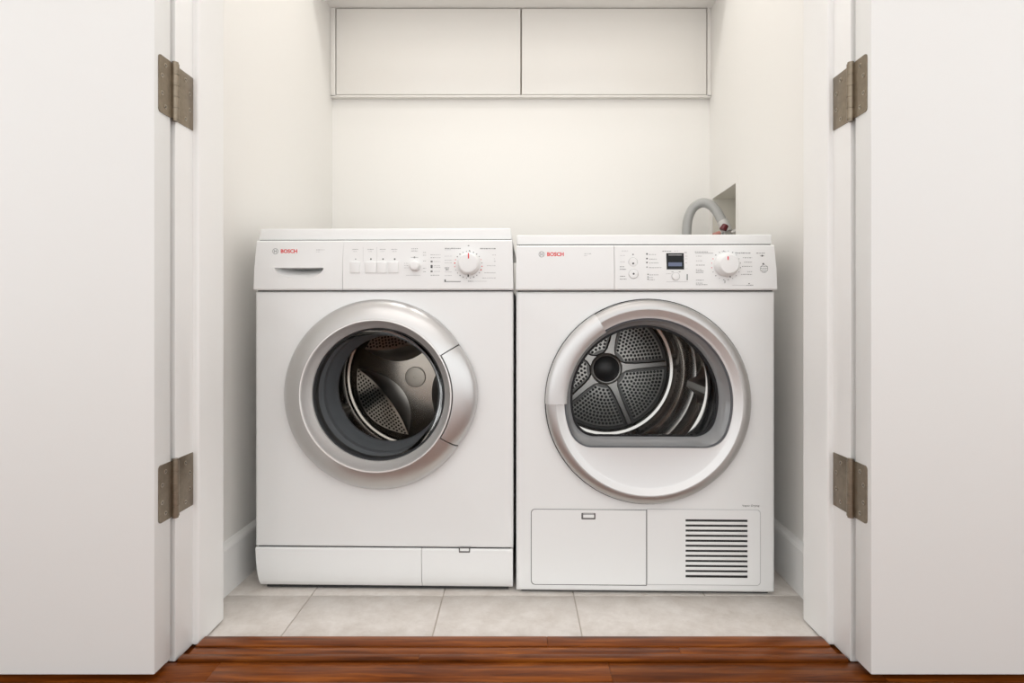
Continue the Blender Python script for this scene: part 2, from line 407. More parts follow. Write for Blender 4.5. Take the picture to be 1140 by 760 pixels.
class Prints:
    """flat print on a control panel, collected in one mesh per colour and bent onto the panel surface"""
    def __init__(s, app, yf): s.app = app; s.yf = yf; s.d = {}; s.letters = []
    def add(s, m, verts, faces):
        V, Fc = s.d.setdefault(m, ([], [])); k = len(V); V += verts; Fc += [[i+k for i in f] for f in faces]
    def px(s, x, y):
        c = 0
        for _ in range(3): u, z = s.app.L(x, y, c); c = s.yf(z)-.0004
        return (u, c, z)
    def quad(s, m, x0, y0, x1, y1): s.add(m, [s.px(x0, y1), s.px(x1, y1), s.px(x1, y0), s.px(x0, y0)], [(0, 1, 2, 3)])
    def words(s, m, x0, y, x1, h=1.0):
        """a line of print too small to read: short strokes"""
        x = x0
        while x < x1-.2:
            wd = min(random.uniform(.9, 2.6), x1-x); s.quad(m, x, y-h/2*random.uniform(.6, 1), x+wd, y+h/2*random.uniform(.6, 1)); x += wd+random.uniform(.35, .7)
    def line(s, m, x0, y, x1, h=.35): s.quad(m, x0, y-h/2, x1, y+h/2)
    def dot(s, m, x, y, r=.8, n=10, r0=0):
        if r0:
            v = []; 
            for i in range(24): t = 2*PI*i/24; v += [s.px(x+r*math.cos(t), y+r*math.sin(t)), s.px(x+r0*math.cos(t), y+r0*math.sin(t))]
            s.add(m, v, [(2*i, (2*i+2) % 48, (2*i+3) % 48, 2*i+1) for i in range(24)])
        else: s.add(m, [s.px(x+r*math.cos(2*PI*i/n), y-r*math.sin(2*PI*i/n)) for i in range(n)], [tuple(range(n))])
    def text(s, m, x, y, st, hpx, bold=0, wpx=None):
        v, f = text_mesh(st, 1, bold); xs = [p[0] for p in v]; ys = [p[1] for p in v]; k = hpx/(max(ys)-min(ys)); kx = wpx/(max(xs)-min(xs)) if wpx else k
        V = [s.px(x+(p[0]-min(xs))*kx, y-(p[1]-min(ys))*k) for p in v]
        if m != 'red_print': s.add(m, V, f); return
        par = list(range(len(V)))                    # one part per letter: connected islands
        def root(i):
            while par[i] != i: i = par[i]
            return i
        for q in f:
            for i in q[1:]: par[root(i)] = root(q[0])
        for r in sorted({root(i) for q in f for i in q}, key=lambda r: V[r][0]):
            ids = [i for i in range(len(V)) if root(i) == r]; mp = {i: n for n, i in enumerate(ids)}
            s.letters.append(([V[i] for i in ids], [[mp[i] for i in q] for q in f if root(q[0]) == r]))
    def build(s, parent, names):
        for pts_, fcs in s.letters: pyd('letter', pts_, fcs, RED, parent)
        for m, (V, Fc) in s.d.items():
            o = pyd(names.get(m, 'printed_marks'), V, Fc, MATS[m], parent)
            if names.get(m, 'printed_marks') == 'printed_marks': o['kind'] = 'stuff'
def emblem(P, x, y):
    P.dot('grey_print', x, y, 3.3, r0=2.75)
    P.quad('grey_print', x-1.5, y-1.9, x-.95, y+1.9); P.quad('grey_print', x+.95, y-1.9, x+1.5, y+1.9); P.quad('grey_print', x-.95, y-.35, x+.95, y+.35)
def knob(parent, c, r0, r1, y0, h, m=WHITEP, name='knob'):
    return lathe(name, [(r0*1.0, y0+.004), (r0, y0-h*.25), (r0*.97, y0-h*.5), (r1, y0-h*.93), (r1-.0015, y0-h*.985), (r1-.004, y0-h), (1e-5, y0-h)], c, m, parent, n=48)
def panel_fn(pts):
    def f(z):
        if z <= pts[0][1]: return pts[0][0]
        for (ya, za), (yb, zb) in zip(pts, pts[1:]):
            if z <= zb: return ya+(yb-ya)*(z-za)/(zb-za)
        return pts[-1][0]
    return f
def holes(name, pts3, r, m, parent, nrm=None, n=7):
    """many tiny flat discs, the dark inside punched holes put in as colour, too small to pick singly"""
    bm = bmesh.new()
    for p, u, v in pts3:
        bm.faces.new([bm.verts.new(Vector(p)+r*(Vector(u)*math.cos(2*PI*i/n)+Vector(v)*math.sin(2*PI*i/n))) for i in range(n)])
    o = from_bm(name, bm, m, parent, recalc=False); o['kind'] = 'stuff'
    return o
RZ = math.radians(-1.2)

# ------------------------------------------------------------------ washing machine
W = App('washing_machine', -.3086, 1.339, RZ, 'white front-loading washing machine with round silver door, left of the two machines')
x0, x1 = W.L(284, 450)[0], W.L(571.3, 450)[0]
ztop, zlid, zpan, zkick = W.L(430, 253)[1], W.L(430, 267.3, .006)[1], W.L(430, 323.5)[1], W.L(430, 609.7)[1]
dc = W.L(423, 438)                                   # door centre
shell('body', x0, x1, zkick+.0012, zpan-.0012, .56, dc, .172, WHITE, W.o)
box('seam', x0+.006, x1-.006, .006, .05, zkick-.004, zkick+.004, DARK, W.o)
box('seam', x0+.004, x1-.004, .006, .05, zpan-.004, zpan+.004, DARK, W.o)
box('seam', x0+.006, x1-.006, .012, .05, zlid-.005, zlid+.005, DARK, W.o)
# lid
bm = bmesh.new(); bm_box(bm, x0+.003, x1-.003, .009, .585, zlid+.0016, ztop)
for v in bm.verts:
    if v.co.z > zlid+.01: v.co.x += .0035 if v.co.x < 0 else -.0035; v.co.y += .004 if v.co.y < .1 else 0
bmesh.ops.bevel(bm, geom=bm.edges[:], offset=.0035, segments=3, profile=.5, affect='EDGES'); from_bm('lid', bm, WHITEP, W.o, 40)
# control panel (leans back above a slight crease)
zc_ = W.L(430, 298.5)[1]
pp = [(-.009, zpan), (-.0100, zc_), (-.003, zlid)]; yf = panel_fn(pp)
def panel(name, xa, xb, app, zpan=zpan, zlid=zlid, pp=pp, taper=(0, 0)):
    pr = [(pp[0][0]+.004, zpan+.001), (pp[0][0], zpan+.004)]+[pp[1]]+[(pp[2][0]-.0004, zlid-.004), (pp[2][0]+.003, zlid-.001), (.06, zlid-.001), (.06, zpan+.001)]
    o = prism_yz(name, pr, xa, xb, WHITEP, app.o, smooth=12)
    for v in o.data.vertices:
        k = (v.co.z-zpan)/(zlid-zpan)
        if abs(v.co.x-xa) < 1e-5: v.co.x += taper[0]*k
        else: v.co.x += taper[1]*k
    return o
xs = W.L(381.3, 295, -.009)[0]; xpl, xpr = W.L(282.3, 322, -.009)[0], W.L(571.6, 322, -.009)[0]
dr = panel('detergent_drawer', xpl, xs-.0006, W, taper=(.005, .001))
# scooped grip
g0, g1 = W.L(305.5, 298, -.0105), W.L(360, 298, -.0105)
bm = bmesh.new(); bmesh.ops.create_uvsphere(bm, u_segments=40, v_segments=24, radius=1)
bmesh.ops.bisect_plane(bm, geom=bm.verts[:]+bm.edges[:]+bm.faces[:], plane_co=(0, 0, 0), plane_no=(0, 0, 1), clear_outer=True)
bmesh.ops.holes_fill(bm, edges=[e for e in bm.edges if e.is_boundary], sides=0)
for v in bm.verts: v.co = Vector(((g0[0]+g1[0])/2+v.co.x*(g1[0]-g0[0])/2, -.0105+v.co.y*(.012+.045*max(0, 1+v.co.z)**2), g0[1]+v.co.z*.025))
boolean(dr, from_bm('cutter', bm, DARK, W.o))
panel('control_panel', xs+.0006, xpr, W, taper=(0, -.003))
box('seam', xs-.002, xs+.002, .001, .03, zpan+.002, zlid-.004, GAPG, W.o)
# push buttons and dials
for a, b in ((389.7, 400.7), (406.3, 419.2), (420.0, 430.2), (432.1, 443.6)):
    u0, u1, q0, q1 = W.rect(a, 291.5, b, 303.8, -.0105)
    prism_xz('push_button', rrect(u0, u1, q0, q1, .0012, 3), -.0125, .002, WHITEP, W.o, bevel=.0008)
c = W.L(461.3, 295.6, -.02); k1 = knob(W.o, c, .0125, .0098, yf(c[1])+.002, .019, name='temperature_knob')
c = W.L(521.4, 293.2, -.022); k2 = knob(W.o, c, .0262, .0222, yf(c[1])+.003, .026, name='program_knob')
ky = yf(c[1])+.003-.026
q = W.rect(520.9, 281.6, 522.1, 287.6, ky-.0004); box('pointer', q[0], q[1], ky-.0006, ky+.001, q[2], q[3], RED, k2)
q = W.rect(520.9, 304.8, 522.3, 308.5, -.012); box('pointer', q[0], q[1], ky+.012, ky+.014, q[2], q[3], DARKP, k2)
P = Prints(W, yf)
emblem(P, 306.6, 279.6); P.text('red_print', 312.6, 281.6, 'BOSCH', 4.3, .03, 18.2)
P.words('light_grey_print', 352, 278, 361.5, .9); P.words('light_grey_print', 352, 280.2, 356.5, .7)
for x in (395.5, 412.5, 426, 439):
    P.words('grey_print', x-3.2, 277.4, x+3.2, .7); P.words('light_grey_print', x-2.4, 279.8, x+2.4, .6); P.dot('dark_print', x+.4, 288.3, .95 if x > 400 else .6)
for x in (404.2, 419.6): P.quad('light_grey_print', x-.12, 275, x+.12, 291)
P.words('grey_print', 458, 276.8, 465, .8); P.words('grey_print', 458, 279.2, 465, .8); P.dot('grey_print', 461.4, 286.4, 1); P.line('grey_print', 457.5, 286.5, 465.5, .4)
for yy in (293, 295.5, 298): P.words('light_grey_print', 450, yy, 455, .6)
for yy in (281, 284, 290.3, 298.5, 302.3): P.words('grey_print', 471, yy, 474.3, .6)
P.line('light_grey_print', 452, 306.3, 468, .4)
for i, yy in enumerate((283.6, 286.7, 291, 295.7, 297.4, 302)):
    P.words('light_grey_print', 483, yy, 490.5, .7)
    if i > 1: P.quad('dark_print', 479.4, yy-.8, 481.6, yy+.8)
    else: P.words('grey_print', 479.4, yy, 483, .7)
P.words('grey_print', 479.4, 306.3, 489, .7)
P.words('grey_print', 495.3, 276.4, 513, 1.2); P.words('light_grey_print', 495.3, 277.8, 502, .6); P.words('grey_print', 534.5, 276.6, 551.7, 1.3)
for yy in (285, 289.5, 292.4, 306.6): P.words('light_grey_print', 495, yy, 503, .6)
P.words('grey_print', 495, 298, 500, 1.2); P.words('grey_print', 496, 300, 499.5, 1.4); P.line('light_grey_print', 495, 302.6, 503)
P.line('grey_print', 495.3, 313.3, 513, .9); P.quad('dark_print', 494.8, 311, 496.2, 313.8)
for x, yy in ((548, 283.7), (550, 288), (550, 290.8), (542, 295.6), (539, 303.6), (537, 309.3)): P.words('light_grey_print', x, yy, 551.8, .8)
P.words('grey_print', 521, 313, 527, 1); P.line('light_grey_print', 527, 313, 542)
for i in range(24):                                  # the ring of program marks round the big knob
    t = math.radians(15*i+7); x, yy = 521.4+15.3*math.sin(t), 294.6-14.9*math.cos(t)
    P.dot('red_print' if i in (4, 6, 7, 17, 18, 19) else 'grey_print', x, yy, random.uniform(.45, .8))
P.quad('grey_print', 520.8, 272.8, 522.4, 274); P.dot('grey_print', 522.6, 279, .8)
P.build(W.o, {})
# kick panel and filter flap
xk = W.L(469.3, 630)[0]
kp = [(.002, zkick-.0012), (-.001, zkick-.004), (-.001, zkick-.03), (-.0005, zkick-.05), (.001, zkick-.065), (.0045, zkick-.08), (.011, .0125), (.014, .0105), (.05, .0105), (.05, zkick-.0012)]
o = prism_yz('kick_panel', kp, x0+.001, xk-.0006, WHITEP, W.o, smooth=40)
for v in o.data.vertices:
    if v.co.x < xk-.01: v.co.x += .0085*max(0, 1-v.co.z/zkick)**1.4
fp = prism_yz('filter_flap', kp, xk+.0006, x1-.001, WHITEP, W.o, smooth=40)
box('seam', xk-.002, xk+.002, .014, .03, .02, zkick-.006, GAPG, W.o)
q = W.rect(510.8, 609.6, 523.2, 615, -.002); prism_xz('flap_grip', rrect(q[0], q[1], q[2], q[3], .0015, 3), -.0016, .004, GAPG, fp)
q = W.rect(512, 610.6, 522, 613.4, -.003); prism_xz('flap_tab', rrect(q[0], q[1], q[2], q[3], .001, 3), -.0028, .004, WHITEP, fp, bevel=.0006)
box('under_shade', x0+.02, x1-.012, .018, .55, .003, zkick, DARK, W.o)  # black block put in for the dark shade beneath the machine
for fx in (x0+.05, x1-.05):
    for fy in (.06, .5): lathe_o = None; bm = bmesh.new(); bmesh.ops.create_cone(bm, cap_ends=True, segments=24, radius1=.021, radius2=.018, depth=.012, matrix=Matrix.Translation((fx, fy, .006))); from_bm('foot', bm, BLACKP, W.o, 40)
# door: silver ring, satin inner bevel, handle, glass bowl
d = lathe('door', [(.2185, -.0008), (.2195, -.009), (.2175, -.018), (.209, -.028), (.196, -.0365), (.180, -.0425), (.1735, -.0445), (.1735, -.030), (.205, -.0008)], dc, SILVER, W.o, n=150, a0=32.0, a1=327.0, loop=True, caps=True)
lathe('door_inner_ring', [(.1735, -.0300), (.1733, -.0440), (.1722, -.0450), (.1705, -.0450), (.1695, -.0440), (.1675, -.039), (.1605, -.026), (.1545, -.017), (.1535, -.0155), (.1535, -.006), (.165, -.006)], dc, CHROME, d, n=128, loop=True)
lathe('door_gap', [(.171, -.030), (.2165, -.0115), (.218, -.004), (.172, -.002)], dc, DARK, d, n=80, loop=True)
def ro(k):
    return lambda t: k+.0125*max(0, math.cos(math.radians((((t+180) % 360)-180)*90/34)))*(1 if k > .2 else 0)
lathe('handle', [(ro(.2150), -.0035), (ro(.2165), -.011), (ro(.2145), -.0195), (ro(.2075), -.0285), (.196, -.0372), (.181, -.0430), (.1762, -.0440), (.1752, -.0425), (.1752, -.030)], dc, SILVER, d, n=60, a0=-32.2, a1=31.3, loop=True, caps=True)
lathe('door_rim_seal', [(.1545, -.006), (.1535, -.0125), (.1515, -.0135), (.1495, -.011), (.1485, -.002), (.1485, .012), (.154, .012)], dc, mat('dark_rim', (.035, .037, .04), .3), d, n=96, loop=True)
lathe('glass_bowl', [(.1495, -.007), (.1455, .006), (.139, .022), (.128, .042), (.112, .056), (.09, .065), (.05, .071), (1e-5, .073)], dc, GLASS, d, n=96, smooth=60)
# gasket and drum
lathe('gasket', [(.172, .004), (.158, .008), (.1545, .016), (.156, .024), (.155, .034), (.149, .040), (.1475, .048), (.149, .056), (.147, .066), (.1415, .074), (.1395, .090), (.1345, .098), (.1325, .108), (.136, .114), (.15, .116), (.176, .114)], dc, RUBBER, W.o, n=96, smooth=50)
hc = (W.L(462.5, 419.5, .42)[0], W.L(462.5, 419.5, .42)[1])
dm = lathe('drum', [(.143, .120), (.140, .124), (.144, .130), (.20, .134), (.236, .140), (.243, .155), (.243, .385), (.236, .402), (.215, .414), (.206, .410), (.200, .412), (.196, .420), (1e-5, .420)], hc, mat('washer_drum_steel', (.44, .405, .37), .17, metal=1, bump=.06, bscale=9), W.o, n=96, smooth=40)
lathe('hub', [(.0315, .421), (.0315, .4165), (.0300, .4145), (.020, .4138), (.0045, .4138), (.004, .4155), (1e-5, .4155)], hc, mat('hub_steel', (.62, .58, .53), .38, metal=1), dm, n=40)
pts = []
for k in range(3):
    ang = math.radians((0, -112, 125)[k])
    def rot(p): return (p[0]*math.cos(ang)-p[1]*math.sin(ang), p[0]*math.sin(ang)+p[1]*math.cos(ang))
    A, B = (-.178, .026), (-.022, -.176); Lm, Cm, Rm = (-.150, -.112), (-.078, -.060), (-.040, -.040)
    bm = bmesh.new(); n = 20; R = []
    def bez(t, M):
        c = (2*M[0]-.5*(A[0]+B[0]), 2*M[1]-.5*(A[1]+B[1]))
        return ((1-t)**2*A[0]+2*t*(1-t)*c[0]+t*t*B[0], (1-t)**2*A[1]+2*t*(1-t)*c[1]+t*t*B[1])
    def leaf(t, s):
        """s 0 = outer arc, .6 = crest, 1 = inner arc"""
        h = math.sin(PI*min(1, max(0, t)))
        if s <= .62:
            a, b = bez(t, Lm), bez(t, Cm); q = s/.62; z = .026*h*q**1.2
        else:
            a, b = bez(t, Cm), bez(t, Rm); q = (s-.62)/.38; z = .026*h*(1-q)**1.6
        p = rot((a[0]+(b[0]-a[0])*q, a[1]+(b[1]-a[1])*q))
        return Vector((hc[0]+p[0], .4195-z, hc[1]+p[1]))
    for i in range(n+1): R.append([bm.verts.new(leaf(i/n, s)) for s in (0, .15, .3, .45, .58, .62, .66, .75, .87, 1)])
    for a, b in zip(R, R[1:]):
        for j in range(9): bm.faces.new((a[j], a[j+1], b[j+1], b[j]))
    bmesh.ops.remove_doubles(bm, verts=bm.verts[:], dist=1e-5)
    from_bm('drum_rib', bm, STEEL2, dm, 40)
    m_ = 25
    for i in range(1, m_):
        t = i/m_; wid = (leaf(t, .6)-leaf(t, 0)).length; cnt = int(wid/.0098)
        for j in range(cnt):
            s = (.6*(j+.75+.3*(i % 2))/(cnt+.8))
            if s > .57: continue
            p = leaf(t, s); u = (leaf(t, s+.02)-p).normalized(); v = (leaf(t+.02, s)-p).normalized()
            nn = u.cross(v).normalized(); 
            if nn.y > 0: nn = -nn
            pts.append((p+nn*.0008, u, nn.cross(u)))
holes('perforations', pts, .0037, DARK, dm)
pts = []
for i in range(64):                                  # punched side wall of the drum
    t = 2*PI*i/64
    for j in range(16):
        yy = .165+.0135*j; tt = t+(PI/64 if j % 2 else 0)
        if (i % 21) < 4: continue
        pts.append(((hc[0]+.2425*math.cos(tt), yy, hc[1]+.2425*math.sin(tt)), (0, 1, 0), (-math.sin(tt), 0, math.cos(tt))))
holes('perforations', pts, .0022, DARK, dm, n=6)
for k in range(3):                                   # lifters on the drum wall
    t = math.radians(205+120*k); bm = bmesh.new(); rows = []
    for yy, sc_ in ((.16, .2), (.18, 1), (.36, 1), (.385, .2)):
        rows.append([bm.verts.new((hc[0]+(.243-h*sc_)*math.cos(t+a), yy, hc[1]+(.243-h*sc_)*math.sin(t+a))) for a, h in ((-.17, 0), (-.09, .028), (-.03, .044), (.03, .044), (.09, .028), (.17, 0))])
    for a, b in zip(rows, rows[1:]):
        for j in range(5): bm.faces.new((a[j], a[j+1], b[j+1], b[j]))
    from_bm('lifter', bm, STEEL2, dm, 50)

# ------------------------------------------------------------------ tumble dryer
D = App('tumble_dryer', .2976, 1.326, RZ, 'white tumble dryer with small black display, right of the two machines')
x0, x1 = D.L(574.6, 450)[0], D.L(863.0, 450)[0]
ztop, zlid, zpan, zbot = D.L(720, 260.3)[1], D.L(720, 272.9, .006)[1], D.L(720, 323.6)[1], D.L(720, 658.8)[1]
dc = D.L(720.5, 446.5)
hc = D.L(674.5, 410, .50)
shell('body', x0, x1, zbot, zpan-.0012, .575, dc, .205, WHITE, D.o, b=.008)
box('seam', x0+.004, x1-.004, .006, .05, zpan-.004, zpan+.004, DARK, D.o)
box('seam', x0+.006, x1-.006, .012, .05, zlid-.005, zlid+.005, DARK, D.o)
bm = bmesh.new(); bm_box(bm, x0+.001, x1-.003, .008, .585, zlid+.0022, ztop)
for v in bm.verts:
    if v.co.z > zlid+.01: v.co.y += .003 if v.co.y < .1 else 0
bmesh.ops.bevel(bm, geom=bm.edges[:], offset=.0035, segments=3, profile=.5, affect='EDGES'); from_bm('lid', bm, WHITEP, D.o, 40)
zc_ = D.L(720, 299)[1]; pp = [(-.010, zpan), (-.0110, zc_), (-.004, zlid)]; yf = panel_fn(pp)
xpl, xpr = D.L(574.3, 322, -.01)[0], D.L(865.3, 322, -.01)[0]; xs = D.L(684.0, 295, -.01)[0]
panel('container_drawer', xpl, xs-.0005, D, zpan, zlid, pp, taper=(.001, 0))
panel('control_panel', xs+.0005, xpr, D, zpan, zlid, pp, taper=(0, -.005))
box('seam', xs-.002, xs+.002, .001, .03, zpan+.002, zlid-.004, GAPG, D.o)
def flush(px, py):                                   # a point on the leaning panel
    c = 0
    for _ in range(3): u, z = D.L(px, py, c); c = yf(z)
    return u, z, c
# display
q = D.rect(741.6, 281.7, 761.0, 300.0, -.006); ya, yb_ = yf(q[3]), yf(q[2])
bm = bmesh.new(); v = bm_box(bm, q[0], q[1], -.0005, .006, q[2], q[3])
for k in v: k.co.y += yf(k.co.z)
dsp = from_bm('display', bm, LCD, D.o)
P2 = Prints(D, lambda z: yf(z)-.0008)
P2.quad('display_segment', 744, 292, 759.2, 296.2); P2.quad('grey_print', 744.2, 283, 759.2, 284.3)
for m_, (V, Fc) in P2.d.items(): pyd('screen_band', V, Fc, MATS[m_], dsp)
# dials and buttons
c = flush(808.3, 294.8); kb = knob(D.o, (c[0], c[1]), .0272, .0215, c[2]+.003, .028, name='program_knob'); ky = c[2]+.003-.028
q = D.rect(810.0, 285.2, 811.2, 289.2, ky-.0004); box('pointer', q[0], q[1], ky-.0006, ky+.001, q[2], q[3], RED, kb)
q = D.rect(811.0, 307, 812.2, 309.3, -.012); box('pointer', q[0], q[1], ky+.014, ky+.016, q[2], q[3], GREYP, kb)
for px_, py_, r_ in ((704.7, 291.8, .0098), (705.2, 304.8, .0102), (752.2, 307.6, .0084)):
    c = flush(px_, py_); b_ = lathe('push_button', [(r_, c[2]+.004), (r_, c[2]-.0012), (r_-.0008, c[2]-.002), (1e-5, c[2]-.0026)], (c[0], c[1]), WHITEP, D.o, n=32)
    lathe('ring', [(r_+.0004, c[2]-.0004), (r_+.0011, c[2]-.0004), (r_+.0011, c[2]+.002)], (c[0], c[1]), GREYL, b_, n=32)
    if px_ < 740:
        o = disc('symbol', .0022, c[2]-.003, (c[0], c[1]+(-.003 if r_ < .01 else 0)), DARKP, b_, n=12, th=.001)
P = Prints(D, yf)
emblem(P, 603, 283); P.text('red_print', 609.2, 285.1, 'BOSCH', 4.5, .03, 18.4)
P.words('light_grey_print', 650.5, 282.3, 658.5, .9); P.words('light_grey_print', 650.5, 284.4, 653.5, .7)
for i, (yy, a, b) in enumerate(((279.2, 692, 699), (284.3, 690.5, 695.5), (291.4, 690.5, 695.5), (296.8, 690, 695.6), (299.6, 690, 697), (307.4, 690, 696), (310.5, 690, 697.5))):
    P.words('grey_print' if i > 2 else 'light_grey_print', a, yy, b, .9 if i > 2 else .6)
P.dot('grey_print', 704.7, 283.2, .9); P.dot('grey_print', 704.7, 287.5, .7)
for yy, b in ((282.6, 731), (287.7, 731), (292.1, 733), (297.2, 737), (305.3, 733), (308.2, 727), (310.6, 729)):
    P.dot('dark_print', 720.2 if yy < 300 else 721.4, yy, .95 if yy < 296 else .7); P.words('grey_print', 722.6, yy+.6, b, .7)
P.words('grey_print', 737.5, 279.5, 747.5, .9); P.words('light_grey_print', 750.5, 279.3, 755, .7); P.words('grey_print', 762, 281, 764.5, 1)
for yy in (285, 288, 292.5, 299): P.words('light_grey_print', 762.8, yy, 765.3, .7)
P.words('grey_print', 747.6, 302.4, 750, .9); P.words('grey_print', 755.6, 302.4, 758, .9); P.words('light_grey_print', 741.5, 304.6, 748, .6); P.line('light_grey_print', 742, 313.5, 766, .35); P.quad('grey_print', 764.4, 305, 765.8, 311.8)
P.words('grey_print', 773.6, 280.3, 788, .9); P.line('grey_print', 774, 281.8, 794, .5)
for yy, b in ((285, 781), (290.2, 782), (295, 785), (300, 781), (301.6, 783.5), (303.3, 783), (311.8, 784), (315.1, 782), (316.8, 787.5)): P.words('grey_print' if yy > 294 else 'light_grey_print', 774.8, yy, b, .8)
P.words('grey_print', 803.5, 280, 809, .7); P.quad('dark_print', 806, 281.6, 806.7, 284)
P.words('grey_print', 818.5, 281.5, 836, 1.2)
for x, yy in ((827, 286.8), (828.5, 291.8), (826, 296.4), (832, 302.3), (825, 305.3)): P.words('grey_print', x, yy, 837.3, .8)
P.words('grey_print', 831, 317.4, 838.5, 1); P.line('light_grey_print', 815, 317.4, 831); P.dot('dark_print', 834, 315.6, .7)
P.words('grey_print', 842, 281.7, 852, 1); P.dot('dark_print', 848.6, 284.6, 1); P.line('grey_print', 846, 284.7, 851, .5)
P.dot('dark_print', 849.8, 293.6, 1); P.dot('grey_print', 850.6, 299, 4.4, r0=4.0)
for yy in (296.5, 298.5, 300.5): P.words('grey_print', 846.6, yy, 854.6, .8)
P.words('grey_print', 848.4, 302.6, 853, 1.1)
for i in range(20):
    t = math.radians(18*i+9); x, yy = 808.3+16.2*math.sin(t), 295.3-16.2*math.cos(t)
    P.dot('red_print' if i in (14, 15, 16) else 'grey_print', x, yy, random.uniform(.35, .7))
P.quad('grey_print', 806.6, 312, 807.4, 315)
P.build(D.o, {})
# lettering low on the front
P = Prints(D, lambda z: -.0002); P.text('dark_print', 826.3, 564.3, 'Vapor Drying', 2.6, .0, 19); P.build(D.o, {})
# lower panels
def lower(px0, px1):
    a = D.rect(px0-.5, 567.2, px1+.5, 650.6, -.001); b = D.rect(px0+.2, 567.9, px1-.2, 649.9, -.002); return a, b
a, b = lower(591.6, 719.6)
def rr_one(q, r, left):
    """rectangle with rounded corners only on the outer side"""
    x0, x1, z0, z1 = q; p = rrect(x0, x1, z0, z1, r, 5)
    return [(x if ((x < (x0+x1)/2) == left) else (x0 if x < (x0+x1)/2 else x1), z if ((x < (x0+x1)/2) == left) else (z0 if z < (z0+z1)/2 else z1)) for x, z in p]
def dedup(p):
    o = []
    for q in p:
        if not o or (abs(q[0]-o[-1][0])+abs(q[1]-o[-1][1])) > 1e-6: o.append(q)
    return o
prism_xz('panel_gap', dedup(rr_one(a, .009, True)), -.0007, .002, GAPG, D.o)
hp = prism_xz('heat_exchanger_flap', dedup(rr_one(b, .008, True)), -.0022, .002, WHITE, D.o, bevel=.0009, smooth=15)
q = D.rect(647.3, 571, 663, 578, -.003); prism_xz('flap_grip', rrect(*q, .0018, 3), -.0027, .002, GAPG, hp)
q = D.rect(649.2, 573.1, 661.4, 576.3, -.004); prism_xz('flap_tab', rrect(*q, .001, 3), -.0042, .001, WHITEP, hp, bevel=.0007)
q = D.rect(649.2, 571.6, 661.4, 572.5, -.004); prism_xz('flap_tab', rrect(*q, .0005, 2), -.0034, .001, GREYL, hp)
a, b = lower(720.6, 846.4)
prism_xz('panel_gap', dedup(rr_one(a, .009, False)), -.0007, .002, GREYL, D.o)
# grille panel: frame with a window, one slat between every two slots
g = D.rect(763.2, 578.3, 832.3, 642.6, -.002)
bm = bmesh.new(); out = dedup(rr_one(b, .008, False)); N = 0
fx0, fx1, fz0, fz1 = g
vo = [bm.verts.new((x, -.0022, z)) for x, z in out]; vi = [bm.verts.new((x, -.0022, z)) for x, z in ((fx0, fz0), (fx1, fz0), (fx1, fz1), (fx0, fz1))]
es = [bm.edges.new((vo[i], vo[(i+1) % len(vo)])) for i in range(len(vo))]+[bm.edges.new((vi[i], vi[(i+1) % 4])) for i in range(4)]
bmesh.ops.triangle_fill(bm, use_beauty=True, use_dissolve=False, edges=es)
r_ = bmesh.ops.extrude_face_region(bm, geom=bm.faces[:]); 
for v in r_['geom']:
    if isinstance(v, bmesh.types.BMVert): v.co.y = .0015
gp = from_bm('grille_panel', bm, WHITE, D.o)
box('slot_shade', fx0-.001, fx1+.001, -.0010, .001, fz0-.001, fz1+.001, DARK, gp)  # flat black plate paints the shade between the slats
pitch = (D.L(800, 579.5, -.002)[1]-D.L(800, 641.4, -.002)[1])/11; zt = D.L(800, 579.5, -.002)[1]
for i in range(11):
    zz = zt-pitch*(i+.5); hgt = pitch-.0049
    box('slat', fx0-.0005, fx1+.0005, -.0022, -.0002, zz-hgt/2, zz+hgt/2, WHITE, gp, bevel=.0006)
box('under_shade', x0+.012, x1-.012, .012, .55, .0025, zbot+.02, DARK, D.o)  # shade under the dryer, built as a black block
# feet
for fx in (x0+.04, x1-.035):
    for fy in (.05, .5): bm = bmesh.new(); bmesh.ops.create_cone(bm, cap_ends=True, segments=24, radius1=.021, radius2=.018, depth=zbot+.002, matrix=Matrix.Translation((fx, fy, (zbot+.002)/2))); from_bm('foot', bm, BLACKP, D.o, 40)
# door: outer band, dish with a D-shaped window, handle
lathe('door_gap', [(.2362, -.0003), (.2362, -.004), (.205, -.004), (.205, -.0003)], dc, DARK, D.o, n=96, loop=True)
band = [(.2335, -.002), (.2340, -.009), (.2325, -.0145), (.2285, -.019), (.2205, -.0225), (.2130, -.0240), (.2108, -.0236)]
AR, AC, BR, BC = .1915, -.104, .174, -.088
def dshape(R, ch, rc, n=120):
    """circle of radius R cut flat at height ch, corners rounded by rc"""
    p = []; zc = ch+rc; d_ = R-rc; xc = math.sqrt(max(0, d_*d_-zc*zc)); t0 = math.atan2(zc, xc)
    for i in range(n+1):
        t = t0+(PI-2*t0)*i/n; p.append((R*math.cos(t), R*math.sin(t)))
    for i in range(1, 13):
        t = (PI-t0)+(1.5*PI-(PI-t0))*i/12; p.append((-xc+rc*math.cos(t), zc+rc*math.sin(t)))
    for i in range(1, 60): p.append((-xc+2*xc*i/60, ch))
    for i in range(0, 12):
        t = 1.5*PI+(2*PI+t0-1.5*PI)*i/12; p.append((xc+rc*math.cos(t), zc+rc*math.sin(t)))
    return p
d = lathe('door', band+[(.2108, -.004), (.2335, -.002)], dc, mat('dryer_band_silver', (.54, .53, .52), .36, metal=.85), D.o, n=128)
DISH = mat('dish_silver', (.72, .715, .71), .42, metal=.65)
A = dshape(AR, AC, .055); N = len(A); bm = bmesh.new(); ls = []
for k, (rr, yy) in enumerate(((.2110, -.0236), (.2085, -.0225), (.199, -.0165), (.1945, -.0150))):
    ls.append([bm.verts.new((dc[0]+rr*math.cos(math.atan2(z, x)), yy, dc[1]+rr*math.sin(math.atan2(z, x)))) for x, z in A])
